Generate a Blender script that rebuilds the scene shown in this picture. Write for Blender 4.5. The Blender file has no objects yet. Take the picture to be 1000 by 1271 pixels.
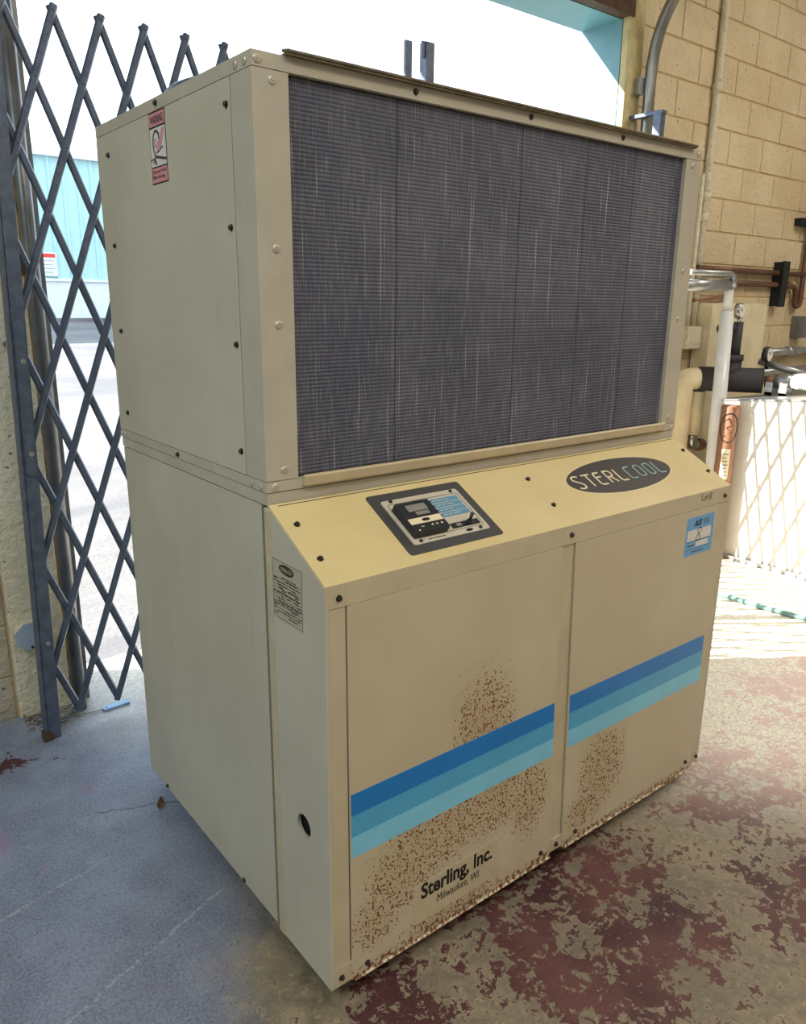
import bpy, bmesh, math, random
from mathutils import Vector, Matrix
random.seed(7)
FL = 0.06            # machine base sits this far above the floor; shapes are written with the cabinet bottom at z = 0
S = bpy.context.scene
col = S.collection

# ------------------------------------------------------------------ camera
cd = bpy.data.cameras.new('camera'); cam = bpy.data.objects.new('camera', cd); col.objects.link(cam)
cd.sensor_fit = 'VERTICAL'; cd.sensor_height = 36.0; cd.lens = 958.462 / 1271 * 36.0
cd.clip_start = 0.05; cd.clip_end = 400
cam.rotation_mode = 'XYZ'; cam.rotation_euler = (1.30551955, -0.0104824847, -0.669805370)
cam.location = (-0.718948, -1.338994, 1.429241 + FL)
S.camera = cam
# ------------------------------------------------------------------ world, sun, added fill lamps, exposure
w = bpy.data.worlds.new('sky'); S.world = w; w.use_nodes = True
bg = w.node_tree.nodes['Background']; bg.inputs[0].default_value = (0.74, 0.87, 1.0, 1); bg.inputs[1].default_value = 3.0
sd = bpy.data.lights.new('sun', 'SUN'); sun = bpy.data.objects.new('sun', sd); col.objects.link(sun)
sd.energy = 20.0; sd.angle = math.radians(0.53); sd.color = (1.0, 0.94, 0.84)
sun_dir = Vector((0.82, -0.573, -0.65)).normalized()
sun.rotation_euler = sun_dir.to_track_quat('-Z', 'Y').to_euler(); sun.location = (-6, 6, 8)
def ceiling_fill(x, y, sx, sy, e, c):  # unseen area lights added to brighten the room, tints tuned per cabinet face
    d = bpy.data.lights.new('ceiling_fill', 'AREA'); d.shape = 'RECTANGLE'; d.size = sx; d.size_y = sy
    d.energy = e; d.color = c
    o = bpy.data.objects.new('ceiling_fill', d); col.objects.link(o); o.location = (x, y, 4.2)
ceiling_fill(0.6, -2.6, 2.4, 1.2, 72, (1.0, 0.90, 0.76))
ceiling_fill(-3.0, -1.2, 1.2, 2.4, 125, (0.80, 0.94, 1.0))
ceiling_fill(4.6, -1.4, 1.2, 2.4, 94, (1.0, 0.95, 0.87))
ceiling_fill(0.8, -5.6, 2.4, 1.2, 60, (1.0, 0.92, 0.80))
vs = S.view_settings; vs.view_transform = 'Standard'; vs.look = 'None'; vs.exposure = -0.07; vs.gamma = 1.0; vs.use_curve_mapping = False

# ------------------------------------------------------------------ node helper
def lin(c):
    return tuple(((v / 255) / 12.92 if v / 255 <= 0.04045 else ((v / 255 + 0.055) / 1.055) ** 2.4) for v in c)
class G:
    def __init__(s, name, rough=0.5, metal=0.0, spec=0.5):
        s.m = bpy.data.materials.new(name); s.m.use_nodes = True
        s.t = s.m.node_tree; s.n = s.t.nodes; s.l = s.t.links
        s.b = s.n['Principled BSDF']
        s.b.inputs['Roughness'].default_value = rough; s.b.inputs['Metallic'].default_value = metal
        s.b.inputs['Specular IOR Level'].default_value = spec
        s._c = None
    def put(s, sock, v):
        if isinstance(v, bpy.types.NodeSocket): s.l.new(v, sock)
        elif isinstance(v, (int, float)):
            sock.default_value = v if sock.type == 'VALUE' else ((v, v, v, 1) if sock.type == 'RGBA' else (v, v, v))
        else:
            v = tuple(v); sock.default_value = v + (1,) if (sock.type == 'RGBA' and len(v) == 3) else v
    def co(s):
        if s._c is None: s._c = s.n.new('ShaderNodeTexCoord').outputs['Object']
        return s._c
    def xyz(s):
        q = s.n.new('ShaderNodeSeparateXYZ'); s.l.new(s.co(), q.inputs[0]); return q.outputs
    def vec(s, a, b, c):
        q = s.n.new('ShaderNodeCombineXYZ')
        for i, v in enumerate((a, b, c)): s.put(q.inputs[i], v)
        return q.outputs[0]
    def mapp(s, sc, v=None, loc=(0, 0, 0), rot=(0, 0, 0)):
        q = s.n.new('ShaderNodeMapping'); s.l.new(v or s.co(), q.inputs['Vector']); q.inputs['Scale'].default_value = sc
        q.inputs['Location'].default_value = loc; q.inputs['Rotation'].default_value = rot
        return q.outputs[0]
    def noise(s, scale, detail=4, rough=0.55, v=None, dist=0.0):
        q = s.n.new('ShaderNodeTexNoise'); s.l.new(v or s.co(), q.inputs['Vector'])
        q.inputs['Scale'].default_value = scale; q.inputs['Detail'].default_value = detail
        q.inputs['Roughness'].default_value = rough; q.inputs['Distortion'].default_value = dist
        return q.outputs['Fac']
    def voro(s, scale, v=None):
        q = s.n.new('ShaderNodeTexVoronoi'); s.l.new(v or s.co(), q.inputs['Vector']); q.inputs['Scale'].default_value = scale
        return q.outputs['Distance']
    def ma(s, op, a, b=0.0, c=None):
        q = s.n.new('ShaderNodeMath'); q.operation = op; s.put(q.inputs[0], a); s.put(q.inputs[1], b)
        if c is not None: s.put(q.inputs[2], c)
        return q.outputs[0]
    def rng(s, v, a, b, lo=0.0, hi=1.0, smooth=True):
        q = s.n.new('ShaderNodeMapRange'); q.interpolation_type = 'SMOOTHSTEP' if smooth else 'LINEAR'
        s.put(q.inputs[0], v); s.put(q.inputs[1], a); s.put(q.inputs[2], b); s.put(q.inputs[3], lo); s.put(q.inputs[4], hi)
        return q.outputs[0]
    def mix(s, f, a, b):
        q = s.n.new('ShaderNodeMix'); q.data_type = 'RGBA'; q.clamp_factor = True
        s.put(q.inputs[0], f); s.put(q.inputs[6], a); s.put(q.inputs[7], b); return q.outputs[2]
    def blob(s, a, b, ca, cb, ra, rb):      # 1 in the middle of an ellipse, 0 at its rim
        u = s.ma('DIVIDE', s.ma('SUBTRACT', a, ca), ra); v = s.ma('DIVIDE', s.ma('SUBTRACT', b, cb), rb)
        d = s.ma('SQRT', s.ma('ADD', s.ma('MULTIPLY', u, u), s.ma('MULTIPLY', v, v)))
        return s.ma('MAXIMUM', s.ma('SUBTRACT', 1.0, d), 0.0)
    def color(s, v): s.put(s.b.inputs['Base Color'], v); return s
    def rough(s, v): s.put(s.b.inputs['Roughness'], v); return s
    def bump(s, h, strength=0.3, dist=0.01):
        q = s.n.new('ShaderNodeBump'); q.inputs['Strength'].default_value = strength; q.inputs['Distance'].default_value = dist
        s.l.new(h, q.inputs['Height']); s.l.new(q.outputs[0], s.b.inputs['Normal']); return s

M = {}
def simple(name, rgb, rough=0.5, metal=0.0, var=0.12, scale=9.0, bump=0.0, bscale=200, spec=0.5):
    g = G(name, rough, metal, spec); c = lin(rgb)
    n = g.noise(scale, 5)
    d = tuple(v * (1 - var) for v in c); e = tuple(min(1, v * (1 + var)) for v in c)
    g.color(g.mix(g.rng(n, 0.3, 0.7), d, e))
    if bump: g.bump(g.noise(bscale, 3), bump, 0.004)
    M[name] = g.m; return g

BEIGE = (203, 193, 166)
g = G('beige_paint', 0.42)
n1 = g.noise(3.0, 5); n2 = g.noise(60, 4); sc_ = g.noise(5, 3, v=g.mapp((9, 9, 0.6)))
c = g.mix(g.rng(n1, 0.3, 0.75), lin((194, 187, 167)), lin((205, 199, 180)))
c = g.mix(g.ma('MULTIPLY', g.rng(sc_, 0.55, 0.8), 0.25), c, lin((170, 158, 130)))
c = g.mix(g.ma('MULTIPLY', g.rng(n2, 0.70, 0.78), 0.5), c, lin((140, 120, 90)))
g.color(c); g.rough(g.rng(n1, 0.2, 0.8, 0.38, 0.52)); M['beige'] = g.m
g = G('console_paint', 0.33)                       # yellower beige on the slope
n1 = g.noise(4.0, 5); n2 = g.noise(160, 3); X = g.xyz()
c = g.mix(g.rng(n1, 0.3, 0.75), lin((214, 192, 138)), lin((224, 204, 152)))
spots = g.ma('MULTIPLY', g.rng(n2, 0.70, 0.74), g.rng(X[2], 0.97, 0.92))
c = g.mix(spots, c, lin((120, 88, 48)))
g.color(c); M['console'] = g.m
# front doors: beige enamel with rust freckles where it was splashed
g = G('rusty_front_paint', 0.45)
X = g.xyz(); x_, z_ = X[0], X[2]
n1 = g.noise(3.0, 5)
c = g.mix(g.rng(n1, 0.3, 0.75), lin((198, 184, 154)), lin((208, 196, 168)))
m = g.blob(x_, z_, 0.43, 0.47, 0.19, 0.29)
for bl in ((0.20, 0.20, 0.22, 0.20), (0.30, 0.26, 0.30, 0.20), (0.46, 0.27, 0.24, 0.20), (0.12, 0.12, 0.14, 0.14), (0.35, 0.03, 0.30, 0.07), (0.60, 0.22, 0.14, 0.22), (0.90, 0.18, 0.20, 0.24), (0.84, 0.08, 0.16, 0.12)):
    m = g.ma('MAXIMUM', m, g.blob(x_, z_, *bl))
v3 = g.vec(x_, 0.0, z_)
sp = g.noise(150, 2.5, 0.55, v=v3); big = g.noise(45, 3, 0.6, v=v3)
th = g.ma('SUBTRACT', 0.76, g.ma('MULTIPLY', g.rng(m, 0.0, 0.6, smooth=False), 0.232))
sp = g.ma('ADD', g.ma('MULTIPLY', sp, 0.72), g.ma('MULTIPLY', big, 0.28))
rust = g.rng(g.ma('SUBTRACT', sp, th), -0.005, 0.03)
rc = g.mix(g.noise(60, 3, v=v3), lin((86, 50, 24)), lin((150, 92, 44)))
halo = g.ma('MULTIPLY', g.rng(m, 0.2, 0.9), 0.35)
c = g.mix(halo, c, lin((176, 146, 100)))
c = g.mix(rust, c, rc)
edge = g.ma('MULTIPLY', g.rng(z_, 0.022, 0.004), g.rng(g.noise(85, 5, 0.65, v=v3), 0.46, 0.56))
c = g.mix(edge, c, lin((116, 66, 34)))
g.color(c); g.rough(g.rng(rust, 0, 1, 0.42, 0.85)); g.bump(rust, 0.25, 0.002); M['front'] = g.m
simple('rail_paint', (192, 184, 166), 0.40, var=0.06)
simple('stile_paint', (200, 186, 156), 0.42, var=0.06)
simple('retainer', (194, 176, 142), 0.4, var=0.10)
simple('dark_core', (14, 13, 12), 0.9, var=0.1)
simple('screw_dark', (84, 78, 72), 0.35, 0.8)
simple('rivet', (205, 196, 178), 0.35, 0.4)
# condenser fins: dirty dark aluminium with vertical streaks
g = G('coil_fins', 0.6, 0.1)
X = g.xyz()
st = g.noise(1.0, 4, 0.6, v=g.mapp((160, 1, 2.2))); st2 = g.noise(1.0, 5, 0.65, v=g.mapp((420, 1, 14)))
broad = g.noise(3.5, 4); seam = g.noise(1.0, 1, v=g.mapp((28, 1, 0.15)))
c = g.mix(g.rng(broad, 0.3, 0.7), lin((74, 76, 92)), lin((94, 95, 108)))
c = g.mix(g.ma('MULTIPLY', g.rng(st2, 0.50, 0.68), 0.5), c, lin((150, 150, 158)))
c = g.mix(g.ma('MULTIPLY', g.rng(st, 0.60, 0.70), 0.75), c, lin((186, 186, 190)))
for sx in (0.335, 0.70, 0.935, 1.13):
    c = g.mix(g.rng(g.ma('ABSOLUTE', g.ma('SUBTRACT', g.ma('ADD', X[0], g.ma('MULTIPLY', seam, 0.006)), sx)), 0.0028, 0.0010, 0.0, 0.8), c, lin((40, 40, 48)))
g.color(c); M['coil'] = g.m
simple('guard', (120, 106, 84), 0.55, 0.4, var=0.25, scale=40)
simple('stripe_dark', (26, 126, 204), 0.35, var=0.04)
simple('stripe_mid', (84, 172, 216), 0.35, var=0.04)
simple('stripe_light', (134, 208, 236), 0.35, var=0.05)
simple('ink', (20, 19, 20), 0.5, var=0.0)
simple('oval_ink', (50, 44, 40), 0.4, var=0.03)
simple('letter_cream', (238, 222, 184), 0.4, var=0.0)
simple('letter_teal', (140, 178, 176), 0.4, var=0.0)
simple('plate_charcoal', (66, 64, 64), 0.5, var=0.04)
simple('plate_silver', (206, 196, 176), 0.35, 0.1, var=0.03)
simple('ctrl_black', (36, 37, 42), 0.4, var=0.05)
simple('screen_grey', (142, 138, 128), 0.15, var=0.03)
simple('label_blue', (96, 150, 178), 0.45, var=0.03)
simple('lamp_red', (110, 40, 34), 0.25, var=0.05)
simple('paper', (226, 222, 214), 0.6, var=0.02)
simple('sticker_blue', (112, 172, 222), 0.5, var=0.03)
simple('sticker_pink', (222, 150, 156), 0.5, var=0.03)
simple('data_label', (198, 190, 168), 0.35, 0.2, var=0.03)
simple('grey_print', (120, 132, 150), 0.5, var=0.0)
# ---- setting
def block_mat(name, a, b, pit):
    g = G(name, 0.75)
    g._c = g.n.new('ShaderNodeNewGeometry').outputs['Position']
    n1 = g.noise(2.2, 5); n2 = g.noise(55, 5, 0.6); n3 = g.noise(42, 3, 0.55)
    c = g.mix(g.rng(n1, 0.3, 0.7), lin(a), lin(b))
    c = g.mix(g.ma('MULTIPLY', g.rng(n3, 0.655, 0.69), 0.8), c, lin(pit))
    g.color(c); h = g.ma('ADD', g.noise(18, 4), g.ma('MULTIPLY', n2, 0.6)); g.bump(h, 0.75, 0.022); M[name] = g.m
block_mat('block_paint', (208, 186, 148), (224, 206, 170), (96, 76, 54))
block_mat('block_dirty', (168, 158, 136), (196, 188, 168), (70, 60, 48))
block_mat('jamb_cream', (214, 204, 174), (226, 218, 194), (90, 76, 52))
simple('mortar', (190, 164, 120), 0.85, var=0.1)
simple('plain_wall', (200, 196, 186), 0.8)
simple('ceiling_paint', (210, 204, 190), 0.9)
simple('teal_metal', (112, 160, 168), 0.45, var=0.06)
simple('rusty_steel', (92, 70, 54), 0.7, 0.2, var=0.3, scale=25)
simple('jamb_rust', (170, 142, 100), 0.7, 0.0, var=0.45, scale=18)
simple('jamb_wood', (196, 180, 132), 0.6, var=0.15, scale=14)
simple('track_steel', (164, 162, 158), 0.28, 0.85, var=0.12)
simple('dark_track', (128, 130, 132), 0.4, 0.7, var=0.2)
simple('gate_steel', (90, 100, 118), 0.42, 0.3, var=0.2, scale=30)
simple('galv', (168, 170, 170), 0.38, 0.8, var=0.14, scale=24)
simple('white_sheet', (226, 222, 210), 0.45, var=0.04)
simple('copper_brown', (146, 106, 82), 0.4, 0.2, var=0.12)
simple('copper_pipe', (106, 74, 58), 0.4, 0.3, var=0.25, scale=30)
simple('cream_wrap', (226, 212, 176), 0.65, var=0.08, bump=0.1, bscale=60)
simple('rubber', (58, 56, 58), 0.7, var=0.12, bump=0.1, bscale=80)
simple('white_wrap', (228, 228, 224), 0.5, var=0.06, bump=0.25, bscale=40)
simple('black_strut', (26, 32, 34), 0.5, 0.3)
simple('gauge_face', (232, 228, 214), 0.3, var=0.02)
simple('chrome', (190, 190, 190), 0.2, 0.9, var=0.05)
simple('box_blue_grey', (152, 168, 186), 0.5, var=0.08)
simple('tag_blue', (150, 190, 232), 0.5, var=0.05)
simple('hose_green', (112, 152, 144), 0.45, var=0.06)
simple('leaf_brown', (128, 96, 62), 0.7, var=0.3, scale=60)
simple('skid', (70, 58, 46), 0.9)
simple('ext_teal', (164, 204, 210), 0.5, var=0.05)
simple('ext_white', (205, 216, 220), 0.6, var=0.04)
simple('sign_red', (210, 60, 56), 0.5)
# pavement outside
g = G('asphalt', 0.9); n = g.noise(0.7, 6, 0.6, v=g.mapp((0.5, 1.6, 1))); n2 = g.noise(60, 3)
c = g.mix(g.rng(n, 0.35, 0.65), lin((100, 101, 106)), lin((128, 128, 128))); c = g.mix(g.ma('MULTIPLY', g.rng(n2, 0.5, 0.7), 0.5), c, lin((78, 78, 82)))
g.color(c); g.bump(n2, 0.3, 0.01); M['asphalt'] = g.m
# shop floor: worn maroon paint over concrete, bare grey slab on the gate side
g = G('floor_concrete', 0.5)
X = g.xyz(); x_, y_ = X[0], X[1]
n1 = g.noise(1.6, 6, 0.6); n2 = g.noise(11, 7, 0.66, dist=0.8); n3 = g.noise(95, 4, 0.6); n4 = g.noise(46, 6, 0.68, dist=0.5)
conc = g.mix(g.rng(n2, 0.3, 0.7), lin((108, 98, 84)), lin((150, 136, 112)))
conc = g.mix(g.ma('MULTIPLY', g.rng(n4, 0.52, 0.66), 0.5), conc, lin((188, 170, 132)))
grey = g.mix(g.rng(g.noise(150, 5, 0.7), 0.35, 0.68), lin((90, 97, 114)), lin((156, 165, 184)))  # bare grey concrete with the blue of the skylight tinted in
grey = g.mix(0.5, grey, g.mix(g.rng(g.noise(7, 6, 0.6), 0.3, 0.7), lin((102, 111, 132)), lin((138, 148, 170))))
side = g.rng(g.ma('ADD', g.ma('SUBTRACT', x_, g.ma('MULTIPLY', y_, 0.35)), g.ma('MULTIPLY', n1, 0.5)), 0.28, 0.02)
conc = g.mix(side, conc, grey)
paint = g.mix(g.rng(g.noise(5, 4), 0.3, 0.7), lin((64, 31, 35)), lin((100, 60, 58)))
pk = g.ma('ADD', g.ma('MULTIPLY', n2, 0.55), g.ma('MULTIPLY', n4, 0.45))
pale = g.rng(g.ma('ADD', g.ma('ADD', x_, g.ma('MULTIPLY', y_, 0.8)), g.ma('MULTIPLY', n1, 0.4)), 0.95, 1.9)  # bounce light beside the sun patch, painted in as paler floor
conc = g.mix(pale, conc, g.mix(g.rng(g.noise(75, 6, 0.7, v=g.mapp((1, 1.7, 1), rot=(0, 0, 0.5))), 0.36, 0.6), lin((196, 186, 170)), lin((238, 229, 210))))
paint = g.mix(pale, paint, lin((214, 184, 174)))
reg = g.blob(x_, y_, 0.66, -0.38, 0.62, 0.62)
for bl in ((1.5, -0.30, 0.7, 0.45), (1.25, -0.75, 0.6, 0.5), (2.4, -0.2, 0.9, 0.6), (0.12, -0.30, 0.25, 0.35), (-0.42, 1.22, 0.30, 0.22)):
    reg = g.ma('MAXIMUM', reg, g.ma('MULTIPLY', g.blob(x_, y_, *bl), 0.8))
th = g.rng(reg, 0.0, 0.6, 0.66, 0.475, smooth=False)
pm = g.rng(g.ma('SUBTRACT', pk, th), -0.006, 0.012)
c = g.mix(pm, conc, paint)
pur = g.ma('MULTIPLY', g.rng(g.noise(4.2, 4), 0.58, 0.72), g.ma('MULTIPLY', side, 0.5)); c = g.mix(pur, c, lin((150, 112, 148)))
c = g.mix(g.ma('MULTIPLY', g.rng(n3, 0.58, 0.72), 0.6), c, lin((72, 68, 66)))
def seg(a, b, wd):      # scratch line between two floor points
    ax, ay = a; bx, by = b; L = math.hypot(bx - ax, by - ay); dx, dy = (bx - ax) / L, (by - ay) / L
    px = g.ma('SUBTRACT', x_, ax); py = g.ma('SUBTRACT', y_, ay)
    al = g.ma('ADD', g.ma('MULTIPLY', px, dx), g.ma('MULTIPLY', py, dy))
    pe = g.ma('ABSOLUTE', g.ma('ADD', g.ma('ADD', g.ma('MULTIPLY', px, -dy), g.ma('MULTIPLY', py, dx)), g.ma('MULTIPLY', g.ma('SUBTRACT', n2, 0.5), 0.05)))
    f = g.rng(pe, wd, wd * 0.3)
    return g.ma('MULTIPLY', f, g.ma('MULTIPLY', g.rng(al, 0, 0.03), g.rng(al, L, L - 0.05)))
scr = g.ma('MAXIMUM', seg((-0.56, 0.50), (-0.20, 0.575), 0.005), seg((-0.52, 0.09), (0.0, 0.285), 0.006))
c = g.mix(g.ma('MULTIPLY', g.ma('MULTIPLY', scr, g.rng(n3, 0.42, 0.56)), 0.42), c, lin((196, 198, 200)))
crk = seg((-0.20, 0.80), (0.25, 0.60), 0.004)
c = g.mix(g.ma('MULTIPLY', crk, 0.8), c, lin((60, 62, 70)))
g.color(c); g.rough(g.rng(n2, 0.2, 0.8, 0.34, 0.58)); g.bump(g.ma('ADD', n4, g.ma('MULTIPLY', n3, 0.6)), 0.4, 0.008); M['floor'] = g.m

# ------------------------------------------------------------------ mesh helpers
def tag(o, label=None, cat=None, group=None, kind=None):
    if label: o['label'] = label
    if cat: o['category'] = cat
    if group: o['group'] = group
    if kind: o['kind'] = kind
    return o
def link(o, parent=None):
    col.objects.link(o)
    if parent is not None:
        o.parent = parent
        base = Vector(parent.location); p = parent.parent
        while p is not None: base += Vector(p.location); p = p.parent
        o.location = Vector(o.location) - base
    return o
def mesh_obj(name, bm, mat, parent=None, smooth=False, loc=(0, 0, 0)):
    me = bpy.data.meshes.new(name); bmesh.ops.recalc_face_normals(bm, faces=bm.faces[:]); bm.to_mesh(me); bm.free()
    for m in (mat if isinstance(mat, (list, tuple)) else [mat]): me.materials.append(M[m])
    if smooth:
        for p in me.polygons: p.use_smooth = True
    o = bpy.data.objects.new(name, me); o.location = loc
    return link(o, parent)
def inst(name, me, loc, rot=None, scale=None, parent=None):
    o = bpy.data.objects.new(name, me); o.location = loc
    if rot is not None: o.rotation_mode = 'QUATERNION'; o.rotation_quaternion = rot
    if scale: o.scale = scale
    return link(o, parent)
def thing(name, label, cat, loc, group=None):
    o = bpy.data.objects.new(name, None); o.location = loc; o.empty_display_size = 0.05; col.objects.link(o)
    return tag(o, label, cat, group)
def B(): return bmesh.new()
def box(bm, a, b, mi=0):
    x0, y0, z0 = a; x1, y1, z1 = b
    v = [bm.verts.new(p) for p in ((x0, y0, z0), (x1, y0, z0), (x1, y1, z0), (x0, y1, z0), (x0, y0, z1), (x1, y0, z1), (x1, y1, z1), (x0, y1, z1))]
    for f in ((0, 3, 2, 1), (4, 5, 6, 7), (0, 1, 5, 4), (1, 2, 6, 5), (2, 3, 7, 6), (3, 0, 4, 7)):
        bm.faces.new([v[i] for i in f]).material_index = mi
    return bm
def bevel(bm, w, seg=2):
    bmesh.ops.bevel(bm, geom=bm.edges[:], offset=w, segments=seg, profile=0.5, affect='EDGES', clamp_overlap=True); return bm
def prism(bm, pts, d):          # pts: planar loop of Vectors, extruded by vector d
    d = Vector(d); a = [bm.verts.new(p) for p in pts]; b = [bm.verts.new(Vector(p) + d) for p in pts]; n = len(pts)
    bm.faces.new(a); bm.faces.new(b[::-1])
    for i in range(n): bm.faces.new((a[i], b[i], b[(i + 1) % n], a[(i + 1) % n]))
    return bm
def tube(bm, pts, r, seg=14, caps=True):
    pts = [Vector(p) for p in pts]; rs = r if isinstance(r, (list, tuple)) else [r] * len(pts)
    up = None; rings = []
    for i, p in enumerate(pts):
        t = (pts[min(i + 1, len(pts) - 1)] - pts[max(i - 1, 0)]).normalized()
        if up is None: up = t.orthogonal().normalized()
        else: up = (up - t * up.dot(t)).normalized()
        s = t.cross(up)
        rings.append([bm.verts.new(p + (up * math.cos(k * 2 * math.pi / seg) + s * math.sin(k * 2 * math.pi / seg)) * rs[i]) for k in range(seg)])
    for a, b in zip(rings, rings[1:]):
        for k in range(seg): bm.faces.new((a[k], a[(k + 1) % seg], b[(k + 1) % seg], b[k])).smooth = True
    if caps: bm.faces.new(rings[0][::-1]); bm.faces.new(rings[-1])
    return bm
def fillet(pts, r, n=6):        # round the corners of a polyline
    pts = [Vector(p) for p in pts]; out = [pts[0]]
    for a, b, c in zip(pts, pts[1:], pts[2:]):
        u = (a - b); v = (c - b); rr = min(r, u.length * 0.49, v.length * 0.49); u.normalize(); v.normalize()
        p, q = b + u * rr, b + v * rr
        for k in range(n + 1):
            t = k / n; out.append(p * (1 - t) ** 2 + b * 2 * t * (1 - t) + q * t * t)
    out.append(pts[-1]); return out
class Plane:                    # flat working plane: origin, two axes, outward normal
    def __init__(s, o, u, v, n): s.o, s.u, s.v, s.n = Vector(o), Vector(u).normalized(), Vector(v).normalized(), Vector(n).normalized()
    def p(s, a, b, h=0.0): return s.o + s.u * a + s.v * b + s.n * h
    def rot(s): return Matrix((s.u, s.v, s.n)).transposed().to_quaternion()
def slab(bm, pl, pts, h0, h1): return prism(bm, [pl.p(a, b, h0) for a, b in pts], pl.n * (h1 - h0))
def rect(a0, b0, a1, b1, r=0.0, n=4):
    if r <= 0: return [(a0, b0), (a1, b0), (a1, b1), (a0, b1)]
    out = []
    for cx, cy, s in ((a1 - r, b0 + r, -90), (a1 - r, b1 - r, 0), (a0 + r, b1 - r, 90), (a0 + r, b0 + r, 180)):
        for k in range(n + 1):
            t = math.radians(s + 90 * k / n); out.append((cx + r * math.cos(t), cy + r * math.sin(t)))
    return out
def oval(cx, cy, ra, rb, n=48): return [(cx + ra * math.cos(k * 2 * math.pi / n), cy + rb * math.sin(k * 2 * math.pi / n)) for k in range(n)]
def stroke(bm, pl, pts, wd, h0, h1):
    # flat pen stroke along a polyline
    pts = [Vector((a, b)) for a, b in pts]; L, R = [], []
    for i, p in enumerate(pts):
        d0 = (pts[i] - pts[i - 1]).normalized() if i else (pts[1] - pts[0]).normalized()
        d1 = (pts[i + 1] - pts[i]).normalized() if i < len(pts) - 1 else d0
        n0 = Vector((-d0.y, d0.x)); n1 = Vector((-d1.y, d1.x)); nn = (n0 + n1)
        nn = nn.normalized() / max(0.5, nn.normalized().dot(n0)) if nn.length > 1e-6 else n0
        L.append(p + nn * wd / 2); R.append(p - nn * wd / 2)
    lo = [[bm.verts.new(pl.p(q.x, q.y, h0)) for q in s] for s in (L, R)]
    hi = [[bm.verts.new(pl.p(q.x, q.y, h1)) for q in s] for s in (L, R)]
    for i in range(len(pts) - 1):
        for A in ((hi[0], hi[1]), (lo[1], lo[0]), (lo[0], hi[0]), (hi[1], lo[1])):
            bm.faces.new((A[0][i], A[0][i + 1], A[1][i + 1], A[1][i]))
    for i in (0, -1): bm.faces.new((lo[0][i], lo[1][i], hi[1][i], hi[0][i]))
    return bm
def text(name, body, pl, a0, b0, a1, b1, mat, parent, h=0.0006, bold=0.0, shear=0.0):
    cu = bpy.data.curves.new(name, 'FONT'); cu.body = body; cu.offset = bold; cu.shear = shear; cu.resolution_u = 3
    tmp = bpy.data.objects.new(name, cu); me = bpy.data.meshes.new_from_object(tmp)
    bpy.data.objects.remove(tmp)
    xs = [v.co.x for v in me.vertices]; ys = [v.co.y for v in me.vertices]
    x0, x1, y0, y1 = min(xs), max(xs), min(ys), max(ys)
    for v in me.vertices:
        v.co = pl.p(a0 + (v.co.x - x0) / (x1 - x0) * (a1 - a0), b0 + (v.co.y - y0) / (y1 - y0) * (b1 - b0), h)
    me.materials.clear(); me.materials.append(M[mat])
    return link(bpy.data.objects.new(name, me), parent)

# ================================================================== THE SETTING
OX0, OX1, OH = 0.015, 3.02, 2.875          # door opening in the back wall
YW, YO = 1.53, 1.80                        # inner and outer face of the back wall
RX0, RX1, RY0, CZ = -5.0, 8.0, -8.0, 4.34
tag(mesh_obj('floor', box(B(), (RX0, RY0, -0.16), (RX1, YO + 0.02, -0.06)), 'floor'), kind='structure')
tag(mesh_obj('ceiling', box(B(), (RX0 - .2, RY0 - .2, CZ), (RX1 + .2, YO, CZ + 0.15)), 'ceiling_paint'), kind='structure')
tag(mesh_obj('wall_left', box(B(), (RX0 - 0.2, RY0 - .2, -0.06), (RX0, YO, CZ)), 'plain_wall'), kind='structure')
tag(mesh_obj('wall_right', box(B(), (RX1, RY0 - .2, -0.06), (RX1 + 0.2, YO, CZ)), 'plain_wall'), kind='structure')
tag(mesh_obj('wall_front', box(B(), (RX0, RY0 - 0.2, -0.06), (RX1, RY0, CZ)), 'plain_wall'), kind='structure')
bm = B()
box(bm, (RX0, YW, -0.06), (OX0 - 0.02, YO, CZ)); box(bm, (OX1 + 0.01, YW, -0.06), (RX1, YO, CZ)); box(bm, (OX0 - 0.02, YW, OH + 0.01), (OX1 + 0.01, YO, CZ))
wall_back = tag(mesh_obj('wall_back', bm, 'mortar'), kind='structure')
# concrete blocks, laid in running bond on the room face
def block_mesh(name, wd, ht, mat, d=0.005):
    bm = B(); a, h = wd / 2, ht / 2; e = 0.004
    back = [bm.verts.new((sx * a, 0.004, sz * h)) for sx, sz in ((-1, -1), (1, -1), (1, 1), (-1, 1))]
    fr = [bm.verts.new((sx * (a - e), -d, sz * (h - e))) for sx, sz in ((-1, -1), (1, -1), (1, 1), (-1, 1))]
    bm.faces.new(fr)
    for i in range(4): bm.faces.new((back[i], back[(i + 1) % 4], fr[(i + 1) % 4], fr[i]))
    bmesh.ops.recalc_face_normals(bm, faces=bm.faces[:])
    me = bpy.data.meshes.new(name); bm.to_mesh(me); bm.free(); me.materials.append(M[mat]); return me
cache = {}
def lay_blocks(xa, xb, za, zb, mat):
    PX, PZ, J = 0.4064, 0.1975, 0.005
    k0 = math.floor((za - 2.872) / PZ); k = k0
    while 2.872 + k * PZ < zb - 0.02:
        z0 = max(2.872 + k * PZ, za); z1 = min(2.872 + (k + 1) * PZ, zb)
        off = 4.136 if k % 2 == 1 else 4.339
        i = math.floor((xa - off) / PX)
        while off + i * PX < xb - 0.02:
            x0 = max(off + i * PX, xa); x1 = min(off + (i + 1) * PX, xb)
            if x1 - x0 > 0.03 and z1 - z0 > 0.03:
                key = (round(x1 - x0, 3), round(z1 - z0, 3), mat)
                if key not in cache: cache[key] = block_mesh('block', x1 - x0 - J, z1 - z0 - J, mat)
                inst('block', cache[key], ((x0 + x1) / 2, YW + random.uniform(-.0015, .0015), (z0 + z1) / 2), parent=wall_back)
            i += 1
        k += 1
lay_blocks(3.16, 6.4, -0.06, 3.75, 'block_paint')
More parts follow.
